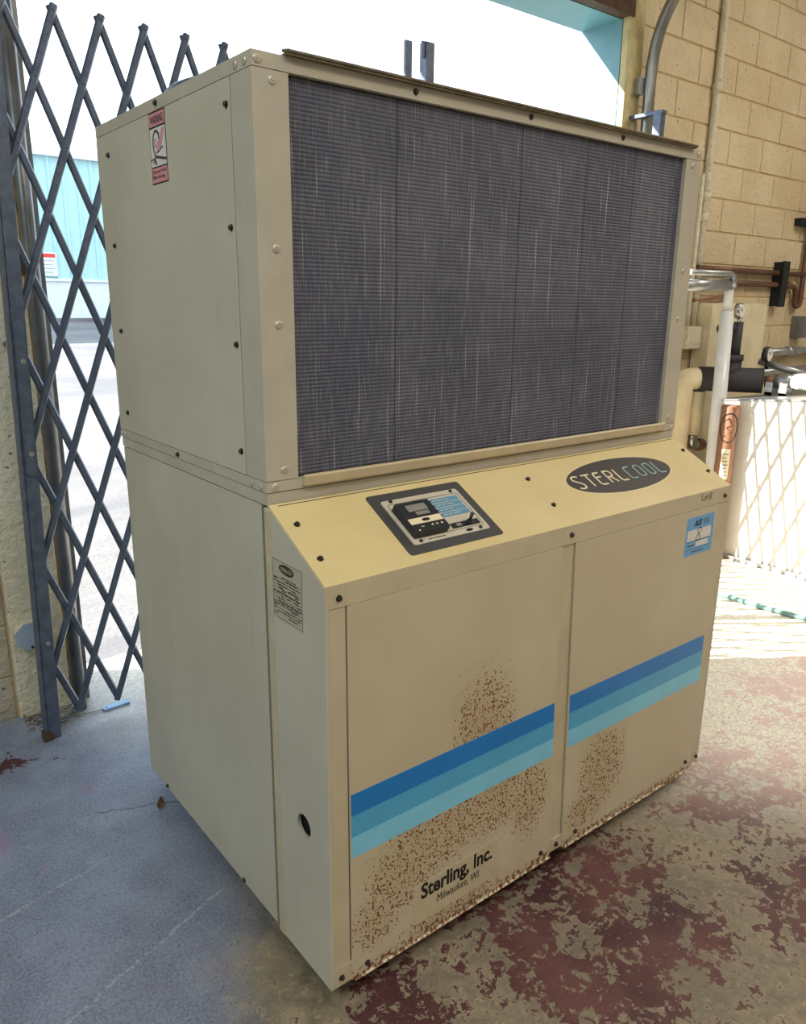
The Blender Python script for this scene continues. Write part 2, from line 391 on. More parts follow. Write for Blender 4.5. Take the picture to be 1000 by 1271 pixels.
lay_blocks(-1.3, -0.235, -0.06, 3.2, 'block_dirty')
# door surround
tag(mesh_obj('trim_1', box(B(), (OX1, YW + 0.02, -0.06), (OX1 + 0.012, YO + 0.02, OH)), 'teal_metal'), kind='structure')
tag(mesh_obj('trim_2', box(B(), (OX0, YW + 0.03, OH), (OX1 + 0.012, YO + 0.02, OH + 0.012)), 'teal_metal'), kind='structure')
tag(mesh_obj('trim_3', box(B(), (OX0, YW - 0.035, OH + 0.004), (OX1 + 0.03, YW + 0.028, OH + 0.13)), 'rusty_steel'), kind='structure')
tag(mesh_obj('trim_4', bevel(box(B(), (OX1 + 0.002, YW - 0.025, -0.06), (OX1 + 0.135, YW + 0.018, 3.4)), 0.004), 'jamb_wood'), kind='structure')
tag(mesh_obj('trim_5', bevel(box(B(), (-0.232, YW - 0.032, -0.06), (-0.052, YW + 0.01, 3.2)), 0.008), 'jamb_cream'), kind='structure')
tag(mesh_obj('trim_6', box(B(), (-0.051, YW - 0.02, -0.06), (0.002, YW + 0.03, 3.0)), 'jamb_rust'), kind='structure')
tag(mesh_obj('trim_7', box(B(), (0.003, YW - 0.005, -0.06), (0.02, YO, OH)), 'dark_track'), kind='structure')
# roll-up door tracks
tr = thing('door_track', 'bright steel overhead door track curving inward above right door jamb', 'door track', (3.17, 1.45, -0.06))
pts = fillet([(3.17, 1.455, -0.06), (3.17, 1.455, 3.05), (3.17, 0.55, 3.30)], 0.55, 14)
mesh_obj('rail', tube(B(), pts, 0.031, 16), 'track_steel', tr)
bm = B(); box(bm, (3.10, 1.47, 2.52), (3.15, 1.506, 2.60)); mesh_obj('bracket', bm, 'galv', tr)
tr = thing('door_track', 'dull dark steel door track upright beside left door jamb', 'door track', (-0.035, 1.455, -0.06))
mesh_obj('rail', tube(B(), [(-0.035, 1.455, -0.06), (-0.035, 1.455, 3.0)], 0.023, 14), 'dark_track', tr)
bm = B(); box(bm, (-0.085, 1.465, 1.90), (-0.045, 1.497, 2.02)); mesh_obj('bracket', bm, 'rusty_steel', tr)
bm = B(); box(bm, (-0.085, 1.465, 1.50), (-0.045, 1.497, 1.56)); mesh_obj('bracket', bm, 'rusty_steel', tr)

# ---- outside
bm = B()
prism(bm, [(-20, YO + 0.02, -0.06), (-20, 2.6, -0.05), (-20, 15.3, 1.02), (-20, 15.3, -0.6), (-20, YO + 0.02, -0.6)], (50, 0, 0))
tag(mesh_obj('pavement', bm, 'asphalt'), 'pale sunlit asphalt yard sloping up to the teal building', 'pavement', kind='structure')
bl = thing('building', 'teal corrugated metal building with white base across the yard', 'building', (4, 15, 0.98))
bm = B(); box(bm, (-4, 15.0, 0.9), (16, 16.5, 1.78)); mesh_obj('base_wall', bm, 'ext_white', bl)
bm = B(); prof = []
xx = -4.0
while xx < 16.0:
    prof += [(xx, 15.02), (xx + 0.16, 15.02), (xx + 0.18, 14.985), (xx + 0.22, 14.985), (xx + 0.24, 15.02)]; xx += 0.26
lo = [bm.verts.new((a, b, 1.78)) for a, b in prof]; hi = [bm.verts.new((a, b, 4.0)) for a, b in prof]
for i in range(len(prof) - 1): bm.faces.new((lo[i], lo[i + 1], hi[i + 1], hi[i]))
mesh_obj('corrugated_wall', bm, 'ext_teal', bl)
mesh_obj('backing_wall', box(B(), (-4, 15.05, 1.78), (16, 16.5, 4.05)), 'ext_teal', bl)
mesh_obj('eave_trim', box(B(), (-4.1, 14.90, 3.98), (16.1, 16.6, 4.16)), 'ext_white', bl)
mesh_obj('base_flashing', box(B(), (-4.0, 14.96, 1.75), (16.0, 15.02, 1.80)), 'ext_white', bl)
mesh_obj('kerb', box(B(), (-4.0, 14.93, 0.9), (16.0, 15.0, 1.06)), 'asphalt', bl)
sg = thing('warning_sign', 'small white warning sign with red header on teal building', 'sign', (3.55, 14.95, 1.84))
pl = Plane((3.38, 14.965, 1.84), (1, 0, 0), (0, 0, 1), (0, -1, 0))
mesh_obj('board', slab(B(), pl, rect(0, 0, 0.34, 0.44, 0.01), 0, 0.012), 'ext_white', sg)
mesh_obj('header', slab(B(), pl, rect(0.02, 0.34, 0.32, 0.41), 0.012, 0.015), 'sign_red', sg)
bm = B()
for k in range(4): stroke(bm, pl, [(0.05, 0.28 - k * 0.07), (0.29 - 0.03 * (k % 2), 0.28 - k * 0.07)], 0.012, 0.012, 0.014)
mesh_obj('print_lines', bm, 'grey_print', sg)

# ================================================================== THE CHILLER
W, D, P = 1.416, 0.838, 0.207
ZT, ZU, ZL, ZC = 1.85, 1.058, 1.031, 0.921
ch = thing('industrial_chiller', 'large beige sheet-metal chiller with dark coil face and blue stripes', 'chiller', (W / 2, D / 2, -0.06))
def part(name, bm, mat, parent=None, smooth=False): return mesh_obj(name, bm, mat, parent or ch, smooth)
# dark inside and the skid it stands on
bm = B(); box(bm, (0.012, 0.03, 0.02), (W - 0.012, D - 0.01, 1.84)); box(bm, (0.014, -P + 0.016, 0.02), (W - 0.014, 0.03, 0.90)); part('inner_body', bm, 'dark_core')
for xx in (0.22, W - 0.32): part('skid_runner', box(B(), (xx, -0.06, -0.06), (xx + 0.10, D - 0.12, 0.02)), 'skid')
part('base_pan', box(B(), (0.01, -P + 0.012, 0.004), (W - 0.01, D - 0.01, 0.02)), 'stile_paint')
# upper cabinet
def ring(z0, z1, out=0.0, t=0.026):
    bm = B(); a = out
    box(bm, (-a, -a, z0), (W + a, t, z1)); box(bm, (-a, D - t, z0), (W + a, D + a, z1)); box(bm, (-a, t, z0), (t, D - t, z1)); box(bm, (W - t, t, z0), (W + a, D - t, z1)); return bm
part('top_rail', ring(1.8245, ZT), 'rail_paint')
part('bottom_rail', ring(ZU, 1.0795), 'rail_paint')
part('base_lip', ring(ZL, ZU - 0.002, -0.002), 'rail_paint')
def post(x0, sx):
    bm = B()
    prism(bm, [(x0, 0, 1.081), (x0 + sx * 0.0735, 0, 1.081), (x0 + sx * 0.0735, 0.012, 1.081), (x0 + sx * 0.012, 0.012, 1.081), (x0 + sx * 0.012, 0.082, 1.081), (x0, 0.082, 1.081)], (0, 0, 1.823 - 1.081)); return bm
part('corner_post', post(0, 1), 'rail_paint'); part('corner_post', post(W, -1), 'rail_paint')
part('upper_side_panel', box(B(), (0.0, 0.0845, 1.081), (0.014, D, 1.823)), 'beige')
part('upper_side_panel', box(B(), (W - 0.014, 0.0845, 1.081), (W, D, 1.823)), 'beige')
part('upper_back_panel', box(B(), (0.014, D - 0.014, 1.081), (W - 0.014, D, 1.823)), 'beige')
# condenser coil: ridged fin pack
bm = B(); n = 94; x0, x1, z0, z1 = 0.0745, W - 0.0745, 1.084, 1.8225; pv = None
for i in range(n):
    za = z0 + (z1 - z0) * i / n; dz = (z1 - z0) / n
    for f, yy in ((0.0, 0.0125), (0.30, 0.0115), (0.70, 0.0115), (0.999, 0.0125)):
        a = [bm.verts.new((x0, yy, za + f * dz)), bm.verts.new((x1, yy, za + f * dz))]
        if pv: bm.faces.new((pv[0], pv[1], a[1], a[0]))
        pv = a
part('condenser_coil', bm, 'coil')
part('coil_retainer', bevel(box(B(), (0.084, -0.011, 1.062), (W - 0.062, 0.004, 1.0855)), 0.003, 1), 'retainer')
# top guard tray and fan ring
tg = part('top_guard', box(B(), (0.066, -0.012, ZT), (W - 0.045, D - 0.05, ZT + 0.004)), 'guard')
bm = B()
for k in range(3): tube(bm, [(0.066, -0.012 + 0.008 * k, ZT + 0.006 + 0.0015 * k), (W - 0.045, -0.012 + 0.008 * k, ZT + 0.006 + 0.0015 * k)], 0.0032, 6)
part('guard_wires', bm, 'guard', tg)
for cx in (0.36, 1.04):
    bm = B(); N = 64
    r = [[bm.verts.new((cx + rr * math.cos(k * 2 * math.pi / N), 0.50 + rr * math.sin(k * 2 * math.pi / N), zz)) for k in range(N)] for rr, zz in ((0.298, ZT + .004), (0.291, 1.897), (0.285, 1.902), (0.276, 1.897), (0.276, ZT + .004))]
    for a, b in zip(r, r[1:]):
        for k in range(N): bm.faces.new((a[k], a[(k + 1) % N], b[(k + 1) % N], b[k]))
    fr = part('fan_ring', bm, 'gate_steel', smooth=True)
    bm = B()
    for k in range(6): tube(bm, [(cx + 0.28 * math.cos(k * math.pi / 6), 0.50 + 0.28 * math.sin(k * math.pi / 6), 1.889), (cx - 0.28 * math.cos(k * math.pi / 6), 0.50 - 0.28 * math.sin(k * math.pi / 6), 1.889)], 0.003, 6)
    part('fan_guard', bm, 'gate_steel', fr)
# lower cabinet
part('lower_side_panel', box(B(), (0.004, 0.032, -0.004), (0.014, D - 0.002, ZL - 0.003)), 'beige')
part('lower_side_panel', box(B(), (W - 0.014, 0.0, -0.004), (W - 0.004, D - 0.002, ZL - 0.003)), 'beige')
part('lower_back_panel', box(B(), (0.014, D - 0.014, 0.0), (W - 0.014, D - 0.002, ZL - 0.003)), 'beige')
bm = B(); bevel(box(bm, (0.001, -0.010, -0.014), (0.03, 0.021, ZL - 0.004)), 0.006, 3); part('side_post', bm, 'stile_paint')
part('front_sill', box(B(), (0.02, -0.008, ZL - 0.012), (W - 0.02, 0.03, ZL)), 'dark_core')
# console cheeks, left one pierced by a round cable hole
def cheek(x0, x1, hole):
    bm = B(); loop = [(-P - 0.0004, -0.004), (-0.0125, -0.004), (-0.0125, ZL - 0.006), (-P - 0.0004, ZC - 0.003)]
    ed = []
    def ringe(pts):
        vs = [bm.verts.new((x0, a, b)) for a, b in pts]
        return [bm.edges.new((vs[i], vs[(i + 1) % len(vs)])) for i in range(len(vs))]
    ed += ringe(loop)
    if hole: ed += ringe([(-0.111 + 0.0265 * math.cos(k * math.pi / 14), 0.353 + 0.0265 * math.sin(k * math.pi / 14)) for k in range(28)])
    bmesh.ops.triangle_fill(bm, use_beauty=True, use_dissolve=False, edges=ed)
    r = bmesh.ops.extrude_face_region(bm, geom=bm.faces[:])
    bmesh.ops.translate(bm, vec=(x1 - x0, 0, 0), verts=[e for e in r['geom'] if isinstance(e, bmesh.types.BMVert)])
    return bm
part('console_side', cheek(0.0, 0.008, True), 'beige'); part('console_side', cheek(W - 0.008, W, False), 'beige')
# slope + folded front lip in one bent sheet
xs0, xs1 = 0.001, W - 0.004
bm = B(); prism(bm, [(xs0, -0.0015, ZL + 0.0025), (xs0, -P - 0.001, ZC), (xs0, -P - 0.001, 0.8745), (xs0, -P + 0.002, 0.8745), (xs0, -P + 0.002, ZC - 0.003), (xs0, -0.0015, ZL - 0.0025)], (xs1 - xs0, 0, 0)); cover = part('console_cover', bm, ['console', 'stile_paint'])
for p in cover.data.polygons:
    if p.center.z < 0.919 and abs(p.normal.y) > 0.9: p.material_index = 1
# front frame and doors (quads with the slight lean seen on the doors)
YF = -P
def fq(name, xb0, xb1, xt0, xt1, z0, z1, y0, y1, mat, parent=None):
    return part(name, prism(B(), [(xb0, y0, z0), (xb1, y0, z0), (xt1, y0, z1), (xt0, y0, z1)], (0, y1 - y0, 0)), mat, parent)
fq('front_stile', 0.0085, 0.0495, 0.0085, 0.0455, 0.046, 0.873, YF + 0.0, YF + 0.014, 'stile_paint')
fq('front_stile', 0.700, 0.744, 0.670, 0.714, 0.0, 0.873, YF + 0.003, YF + 0.012, 'stile_paint')
fq('front_stile', 1.372, W - 0.0085, 1.350, W - 0.0085, 0.046, 0.873, YF + 0.0, YF + 0.012, 'stile_paint')
fq('foot_bracket', 0.0085, 0.053, 0.0085, 0.053, -0.004, 0.045, YF - 0.001, YF + 0.014, 'stile_paint')
fq('foot_bracket', 1.382, W - 0.0085, 1.382, W - 0.0085, 0.004, 0.045, YF - 0.001, YF + 0.012, 'stile_paint')
fq('foot_bracket', 0.700, 0.746, 0.700, 0.746, 0.002, 0.040, YF - 0.0005, YF + 0.002, 'stile_paint')
d1 = fq('front_door', 0.0535, 0.6985, 0.0485, 0.668, -0.006, 0.8735, YF - 0.002, YF + 0.012, 'front')
d2 = fq('front_door', 0.7475, 1.379, 0.7165, 1.347, -0.004, 0.8735, YF - 0.002, YF + 0.012, 'front')
bm = B(); prism(bm, [(0.06, YF - 0.002, -0.006), (0.06, YF - 0.006, -0.010), (0.06, YF + 0.02, -0.010), (0.06, YF + 0.02, -0.006)], (0.64, 0, 0)); part('bottom_hem', bm, 'front', d1)
bm = B(); prism(bm, [(0.75, YF - 0.002, -0.004), (0.75, YF - 0.006, -0.008), (0.75, YF + 0.02, -0.008), (0.75, YF + 0.02, -0.004)], (0.60, 0, 0)); part('bottom_hem', bm, 'front', d2)
# stripes
for d, (L0, R0, L1, R1) in ((d1, (0.0545, 0.682, 0.0535, 0.676)), (d2, (0.7415, 1.366, 0.7355, 1.360))):
    for k, mt in enumerate(('stripe_light', 'stripe_mid', 'stripe_dark')):
        za, zb = 0.306 + 0.051 * k, 0.306 + 0.051 * (k + 1)
        t0, t1 = k / 3, (k + 1) / 3
        fq('stripe', L0 + (L1 - L0) * t0, R0 + (R1 - R0) * t0, L0 + (L1 - L0) * t1, R0 + (R1 - R0) * t1, za, zb, YF - 0.0026, YF - 0.002, mt, d)
# ---- fasteners
def hexhead():
    bm = B(); tube(bm, [(0, 0, 0), (0, 0, 0.0012)], 0.0068, 12); tube(bm, [(0, 0, 0.0012), (0, 0, 0.0055)], 0.0048, 6); me = bpy.data.meshes.new('screw'); bm.to_mesh(me); bm.free(); me.materials.append(M['screw_dark']); return me
def rivhead():
    bm = B(); tube(bm, [(0, 0, 0), (0, 0, 0.0014), (0, 0, 0.003)], [0.0085, 0.008, 0.0055], 16); tube(bm, [(0, 0, 0.003), (0, 0, 0.0042)], 0.0026, 8); me = bpy.data.meshes.new('rivet'); bm.to_mesh(me); bm.free(); me.materials.append(M['rivet']); return me
SCR, RIV = hexhead(), rivhead()
QX = Vector((-1, 0, 0)).to_track_quat('Z', 'Y'); QY = Vector((0, -1, 0)).to_track_quat('Z', 'Y')
SL = Plane((0, -P, ZC), (1, 0, 0), (0, 0.201, 0.110), (0, -0.110, 0.201)); QS = SL.rot()
for y, z in ((0.101, 1.779), (0.102, 1.564), (0.101, 1.344), (0.101, 1.128), (0.755, 1.774), (0.76, 1.561), (0.765, 1.348), (0.767, 1.132), (0.434, 1.838), (0.439, 1.068)): inst('screw', SCR, (0, y, z), QX, parent=ch)
for y, z in ((0.70, 0.004), (0.201, 0.002)): inst('screw', SCR, (0.004, y, z), QX, parent=ch)
for y, z in ((0.060, 1.836), (0.025, 1.836), (0.062, 1.067), (0.024, 1.067), (0.828, 1.069), (0.806, 1.069)): inst('rivet', RIV, (0, y, z), QX, parent=ch)
for x, z in ((0.041, 1.807), (0.039, 1.523), (0.039, 1.385), (0.042, 1.101), (0.012, 1.837), (0.020, 1.068), (W - .041, 1.807), (W - .038, 1.524), (W - .038, 1.39), (W - .036, 1.098), (W - .016, 1.838), (W - .013, 1.066)): inst('rivet', RIV, (x, 0, z), QY, parent=ch)
for x, z in ((0.369, 1.839), (0.709, 1.840), (1.051, 1.839)): inst('screw', SCR, (x, 0.001, z), QY, parent=ch)
for x, z in ((0.031, 0.893), (0.698, 0.897), (1.383, 0.894)): inst('screw', SCR, (x, YF - 0.001, z), QY, parent=ch)
for x, z in ((0.094, 0.016), (0.660, 0.022), (0.80, 0.024), (1.338, 0.028), (0.026, 0.018), (1.400, 0.024), (0.722, 0.020)): inst('screw', SCR, (x, YF - 0.002, z), QY, parent=ch)
for a, b in ((0.032, 0.168), (0.030, 0.069), (0.702, 0.173), (0.702, 0.073), (1.386, 0.172), (1.385, 0.070)): inst('screw', SCR, SL.p(a, b), QS, parent=ch)
# ---- control panel on the slope
cp = part('control_panel', slab(B(), SL, rect(0.221, 0.023, 0.489, 0.2085, 0.008), -0.001, 0.0015), 'plate_charcoal')
fp = part('face_plate', slab(B(), SL, rect(0.246, 0.046, 0.464, 0.184, 0.006), 0.0015, 0.004), 'plate_silver', cp)
bm = B(); q = rect(0.256, 0.0615, 0.455, 0.170, 0.004)
stroke(bm, SL, q + [q[0]], 0.0009, 0.004, 0.0045); part('outline_print', bm, 'ink', cp)
for a, b in ((0.271, 0.179), (0.4434, 0.178), (0.2675, 0.0535), (0.439, 0.054)):
    inst('screw', SCR, SL.p(a, b, 0.004), QS, (0.7, 0.7, 0.6), parent=cp)
ct = part('controller', bevel(slab(B(), SL, rect(0.2565, 0.0625, 0.349, 0.1535, 0.002), 0.004, 0.021), 0.0015, 1), 'ctrl_black', cp)
for nm, r, mt in (('display', (0.278, 0.123, 0.331, 0.143), 'screen_grey'), ('display', (0.2915, 0.1105, 0.328, 0.1205), 'screen_grey'), ('name_band', (0.259, 0.086, 0.3465, 0.103), 'letter_cream')):
    part(nm, slab(B(), SL, rect(*r), 0.0205, 0.0216), mt, cp)
part('badge', slab(B(), SL, oval(0.303, 0.0945, 0.011, 0.0045, 20), 0.0216, 0.022), 'ink', cp)
bm = B()
for a, rot in ((0.309, 180), (0.322, -90), (0.335, 90)):
    slab(bm, SL, [(a + 0.0038 * math.cos(math.radians(rot + k * 120)), 0.077 + 0.0038 * math.sin(math.radians(rot + k * 120))) for k in range(3)], 0.021, 0.0216)
slab(bm, SL, oval(0.268, 0.068, 0.002, 0.002, 12), 0.021, 0.0216)
stroke(bm, SL, [(0.279, 0.077), (0.286, 0.077)], 0.0018, 0.021, 0.0216)
part('key_print', bm, 'letter_cream', cp)
for k in range(4):
    b = 0.1565 - k * 0.0155
    part('indicator_label', slab(B(), SL, rect(0.368, b - 0.0065, 0.449, b + 0.0065, 0.002), 0.004, 0.0046), 'label_blue', cp)
    bm = B(); tube(bm, [SL.p(0.3625, b - 0.002, 0.003), SL.p(0.3625, b - 0.002, 0.0075)], 0.0032, 12); part('indicator_lamp', bm, 'lamp_red', cp)
    bm = B()
    aa = 0.374
    for L in ((0.010, 0.016, 0.012), (0.014, 0.010, 0.018), (0.008, 0.012, 0.010), (0.010, 0.009, 0.022))[k]:
        stroke(bm, SL, [(aa, b), (aa + L, b)], 0.0022, 0.0045, 0.0049); aa += L + 0.004
    part('label_print', bm, 'plate_silver', cp)
part('switch_plate', slab(B(), SL, rect(0.368, 0.066, 0.449, 0.0815, 0.002), 0.004, 0.0052), 'ctrl_black', cp)
bm = B(); tube(bm, [SL.p(0.419, 0.0735, 0.004), SL.p(0.419, 0.0735, 0.011)], 0.007, 12); part('switch_nut', bm, 'ctrl_black', cp)
bm = B(); tube(bm, [SL.p(0.419, 0.0735, 0.009), SL.p(0.424, 0.080, 0.028)], [0.003, 0.0045], 10); part('switch_lever', bm, 'ctrl_black', cp)
bm = B()
for b in (0.0765, 0.0715): stroke(bm, SL, [(0.383, b), (0.397, b)], 0.0022, 0.0052, 0.0056)
part('switch_print', bm, 'plate_silver', cp)
part('badge', slab(B(), SL, oval(0.406, 0.054, 0.010, 0.0042, 20), 0.004, 0.0046), 'ink', cp)
bm = B()
for a, b in ((0.288, 0.299), (0.301, 0.306), (0.308, 0.326), (0.328, 0.335)): stroke(bm, SL, [(a, 0.0535), (b, 0.0535)], 0.0022, 0.004, 0.0045)
part('maker_print', bm, 'ink', cp)
# ---- oval badge
ob = part('oval_logo', slab(B(), SL, oval(1.030, 0.127, 0.221, 0.0665, 64), 0, 0.0007), 'letter_cream')
part('oval_field', slab(B(), SL, oval(1.030, 0.127, 0.2185, 0.0645, 64), 0.0007, 0.0012), 'oval_ink', ob)
def arc(cx, cy, rx, ry, a0, a1, n=8): return [(cx + rx * math.cos(math.radians(a0 + (a1 - a0) * k / n)), cy + ry * math.sin(math.radians(a0 + (a1 - a0) * k / n))) for k in range(n + 1)]
GL = {  # letters in a box 0..1 wide, 0..1 tall
 'S': [arc(.5, .86, .5, .14, 20, 180, 8) + [(0, .72)] + [(1, .30)] + arc(.5, .14, .5, .14, 0, -160, 8)],
 'T': [[(-.05, .97), (1.05, .97)], [(.5, .97), (.5, 0)]],
 'E': [[(.95, .97), (.3, .97)] + arc(.3, .77, .3, .2, 90, 180, 5) + arc(.3, .2, .3, .2, 180, 270, 5) + [(.95, 0)], [(0, .62), (.85, .62)]],
 'R': [[(0, 0), (0, .97), (.5, .97)] + arc(.55, .72, .45, .25, 90, -90, 8) + [(.05, .47)], [(.5, .47), (1, 0)]],
 'L': [[(.0, 1.0)] + [(.0, .2)] + arc(.3, .2, .3, .2, 180, 270, 5) + [(1, 0)]],
 'C': [[(.95, .97), (.3, .97)] + arc(.3, .77, .3, .2, 90, 180, 5) + arc(.3, .2, .3, .2, 180, 270, 5) + [(.95, 0)]],
 'O': [arc(.5, .8, .5, .18, 0, 180, 8) + arc(.5, .2, .5, .18, 180, 360, 8) + [(1, .8)]],
}
aa = 0.838
for i, (chx, mt) in enumerate(zip('STERLCOOL', ['letter_cream'] * 5 + ['letter_teal'] * 4)):
    bm = B(); wl = 0.026 if chx != 'T' else 0.029
    for st in GL[chx]: stroke(bm, SL, [(aa + u * wl, 0.1035 + v * 0.047) for u, v in st], 0.0050 if i < 5 else 0.0042, 0.0011, 0.0017 + 0.00002 * i)
    part('letter', bm, mt, ob); aa += 0.0438
# ---- Sterling decal on the first door
FR = Plane((0, YF - 0.002, 0), (1, 0, 0), (0, 0, 1), (0, -1, 0))
dc = part('maker_decal', slab(B(), FR, [(0.224, 0.038), (0.505, 0.038), (0.497, 0.148), (0.224, 0.140)], 0, 0.0005), 'stile_paint')
text('lettering', 'Sterling, Inc.', FR, 0.246, 0.086, 0.475, 0.141, 'ink', dc, 0.0010, bold=0.030)
text('lettering', 'Milwaukee, WI', FR, 0.296, 0.062, 0.430, 0.088, 'ink', dc, 0.0010)
# ---- auction lot sticker, lot number in marker
st = part('lot_sticker', slab(B(), FR, rect(1.197, 0.738, 1.338, 0.853), 0, 0.0005), 'sticker_blue')
part('number_field', slab(B(), FR, rect(1.205, 0.783, 1.325, 0.815), 0.0005, 0.0009), 'paper', st)
part('small_field', slab(B(), FR, rect(1.252, 0.762, 1.315, 0.778), 0.0005, 0.0009), 'paper', st)
text('logo', 'AIS', FR, 1.232, 0.824, 1.275, 0.843, 'ink', st, 0.0010, bold=0.03, shear=0.3)
bm = B()
for k in range(4): stroke(bm, FR, [(1.282, 0.841 - k * 0.0045), (1.312 - 0.003 * (k % 2), 0.841 - k * 0.0045)], 0.0016, 0.0005, 0.0009)
stroke(bm, FR, [(1.208, 0.769), (1.245, 0.769)], 0.0035, 0.0005, 0.0009); stroke(bm, FR, [(1.205, 0.780), (1.325, 0.780)], 0.0012, 0.0005, 0.0009)
stroke(bm, FR, [(1.205, 0.758), (1.325, 0.758)], 0.0012, 0.0005, 0.0009)
stroke(bm, FR, [(1.23, 0.749), (1.295, 0.749)], 0.003, 0.0005, 0.0009)
part('fine_print', bm, 'plate_charcoal', st)
def eight(pl, cx, cy, rx, ry, sh=0.0, n=28):
    out = []
    for k in range(n + 1):
        t = 2 * math.pi * k / n; yy = math.cos(t); xx_ = math.sin(2 * t); out.append((cx + rx * xx_ + sh * yy, cy + ry * yy))
    return out
part('handwritten_number', stroke(B(), FR, eight(FR, 1.262, 0.800, 0.010, 0.018, 0.004), 0.0022, 0.0009, 0.0013), 'ink', st)
mk = Plane((0, YF - 0.001, 0), (1, 0, 0), (0, 0, 1), (0, -1, 0))
bm = B(); stroke(bm, mk, [(1.262, 0.916), (1.261, 0.898), (1.272, 0.897)], 0.0018, 0, 0.0005); q = oval(1.279, 0.901, 0.005, 0.005, 12); stroke(bm, mk, q + [q[0]], 0.0018, 0, 0.0005)
stroke(bm, mk, [(1.290, 0.911), (1.290, 0.897)], 0.0018, 0, 0.0005); stroke(bm, mk, [(1.285, 0.906), (1.296, 0.907)], 0.0018, 0, 0.0005)
stroke(bm, mk, eight(mk, 1.306, 0.904, 0.005, 0.009, 0.002), 0.0018, 0, 0.0005)
part('marker_note', bm, 'ink')
# ---- warning sticker on the upper side panel   (u runs toward the front of the machine)
SW = Plane((0, 0.4795, 1.677), (0, -1, 0), (0, 0, 1), (-1, 0, 0))
ws = part('warning_sticker', slab(B(), SW, rect(0, 0, 0.0905, 0.146), 0, 0.0004), 'ink')
part('header_field', slab(B(), SW, rect(0.003, 0.117, 0.0875, 0.143), 0.0004, 0.0008), 'sticker_pink', ws)
part('picture_field', slab(B(), SW, rect(0.003, 0.036, 0.0875, 0.113), 0.0004, 0.0008), 'paper', ws)
part('footer_field', slab(B(), SW, rect(0.003, 0.003, 0.0875, 0.033), 0.0004, 0.0008), 'sticker_pink', ws)
text('lettering', 'WARNING', SW, 0.010, 0.121, 0.080, 0.138, 'ink', ws, 0.0011, bold=0.02)
text('lettering', 'Disconnect Power\nBefore Servicing', SW, 0.006, 0.008, 0.085, 0.030, 'ink', ws, 0.0011)
bm = B(); stroke(bm, SW, arc(0.036, 0.083, 0.018, 0.024, 10, 215, 14) + [(0.028, 0.056), (0.0875, 0.046)], 0.0055, 0.0008, 0.0011); q = oval(0.030, 0.083, 0.005, 0.008, 12); stroke(bm, SW, q + [q[0]], 0.002, 0.0008, 0.0011)
for q in ([(0.0, 0.050), (0.022, 0.053)], [(0.014, 0.044), (0.024, 0.051), (0.034, 0.058)], [(0.028, 0.050), (0.034, 0.038)], [(0.034, 0.063), (0.052, 0.066)], [(0.058, 0.069), (0.074, 0.072)], [(0.048, 0.104), (0.056, 0.098)], [(0.026, 0.048), (0.026, 0.040)]): stroke(bm, SW, q, 0.0028, 0.0012, 0.0015)
part('pictogram_belt', bm, 'plate_charcoal', ws)
part('pictogram_hand', slab(B(), SW, [(0.036, 0.074), (0.046, 0.062), (0.058, 0.066), (0.070, 0.084), (0.084, 0.108), (0.074, 0.112), (0.060, 0.096), (0.056, 0.088), (0.046, 0.086)], 0.0008, 0.0012), 'sticker_pink', ws)
# ---- data label on the console cheek
DL = Plane((0, -0.0135, 0.803), (0, -1, 0), (0, 0, 1), (-1, 0, 0))
dl = part('data_label', slab(B(), DL, rect(0, 0, 0.1145, 0.126), 0, 0.0004), 'data_label')
part('label_badge', slab(B(), DL, oval(0.055, 0.111, 0.029, 0.0105, 32), 0.0004, 0.0008), 'oval_ink', dl)
text('badge_lettering', 'STERLCO', DL, 0.034, 0.107, 0.076, 0.1145, 'letter_cream', dl, 0.0011)
bm = B(); q = rect(0.001, 0.001, 0.1135, 0.125); stroke(bm, DL, q + [q[0]], 0.0007, 0.0004, 0.0007)
for k in range(10): stroke(bm, DL, [(0.003, 0.088 - k * 0.0072), (0.112, 0.088 - k * 0.0072)], 0.0008, 0.0004, 0.0007)
for k in range(15):
    aa = 0.004; bb = 0.092 - k * 0.0058
    while aa < 0.104:
        L = random.uniform(0.006, 0.020)
        if random.random() < 0.62: stroke(bm, DL, [(aa, bb), (min(aa + L, 0.110), bb)], 0.0022, 0.0004, 0.0007)
        aa += L + 0.003
part('fine_print', bm, 'ink', dl)

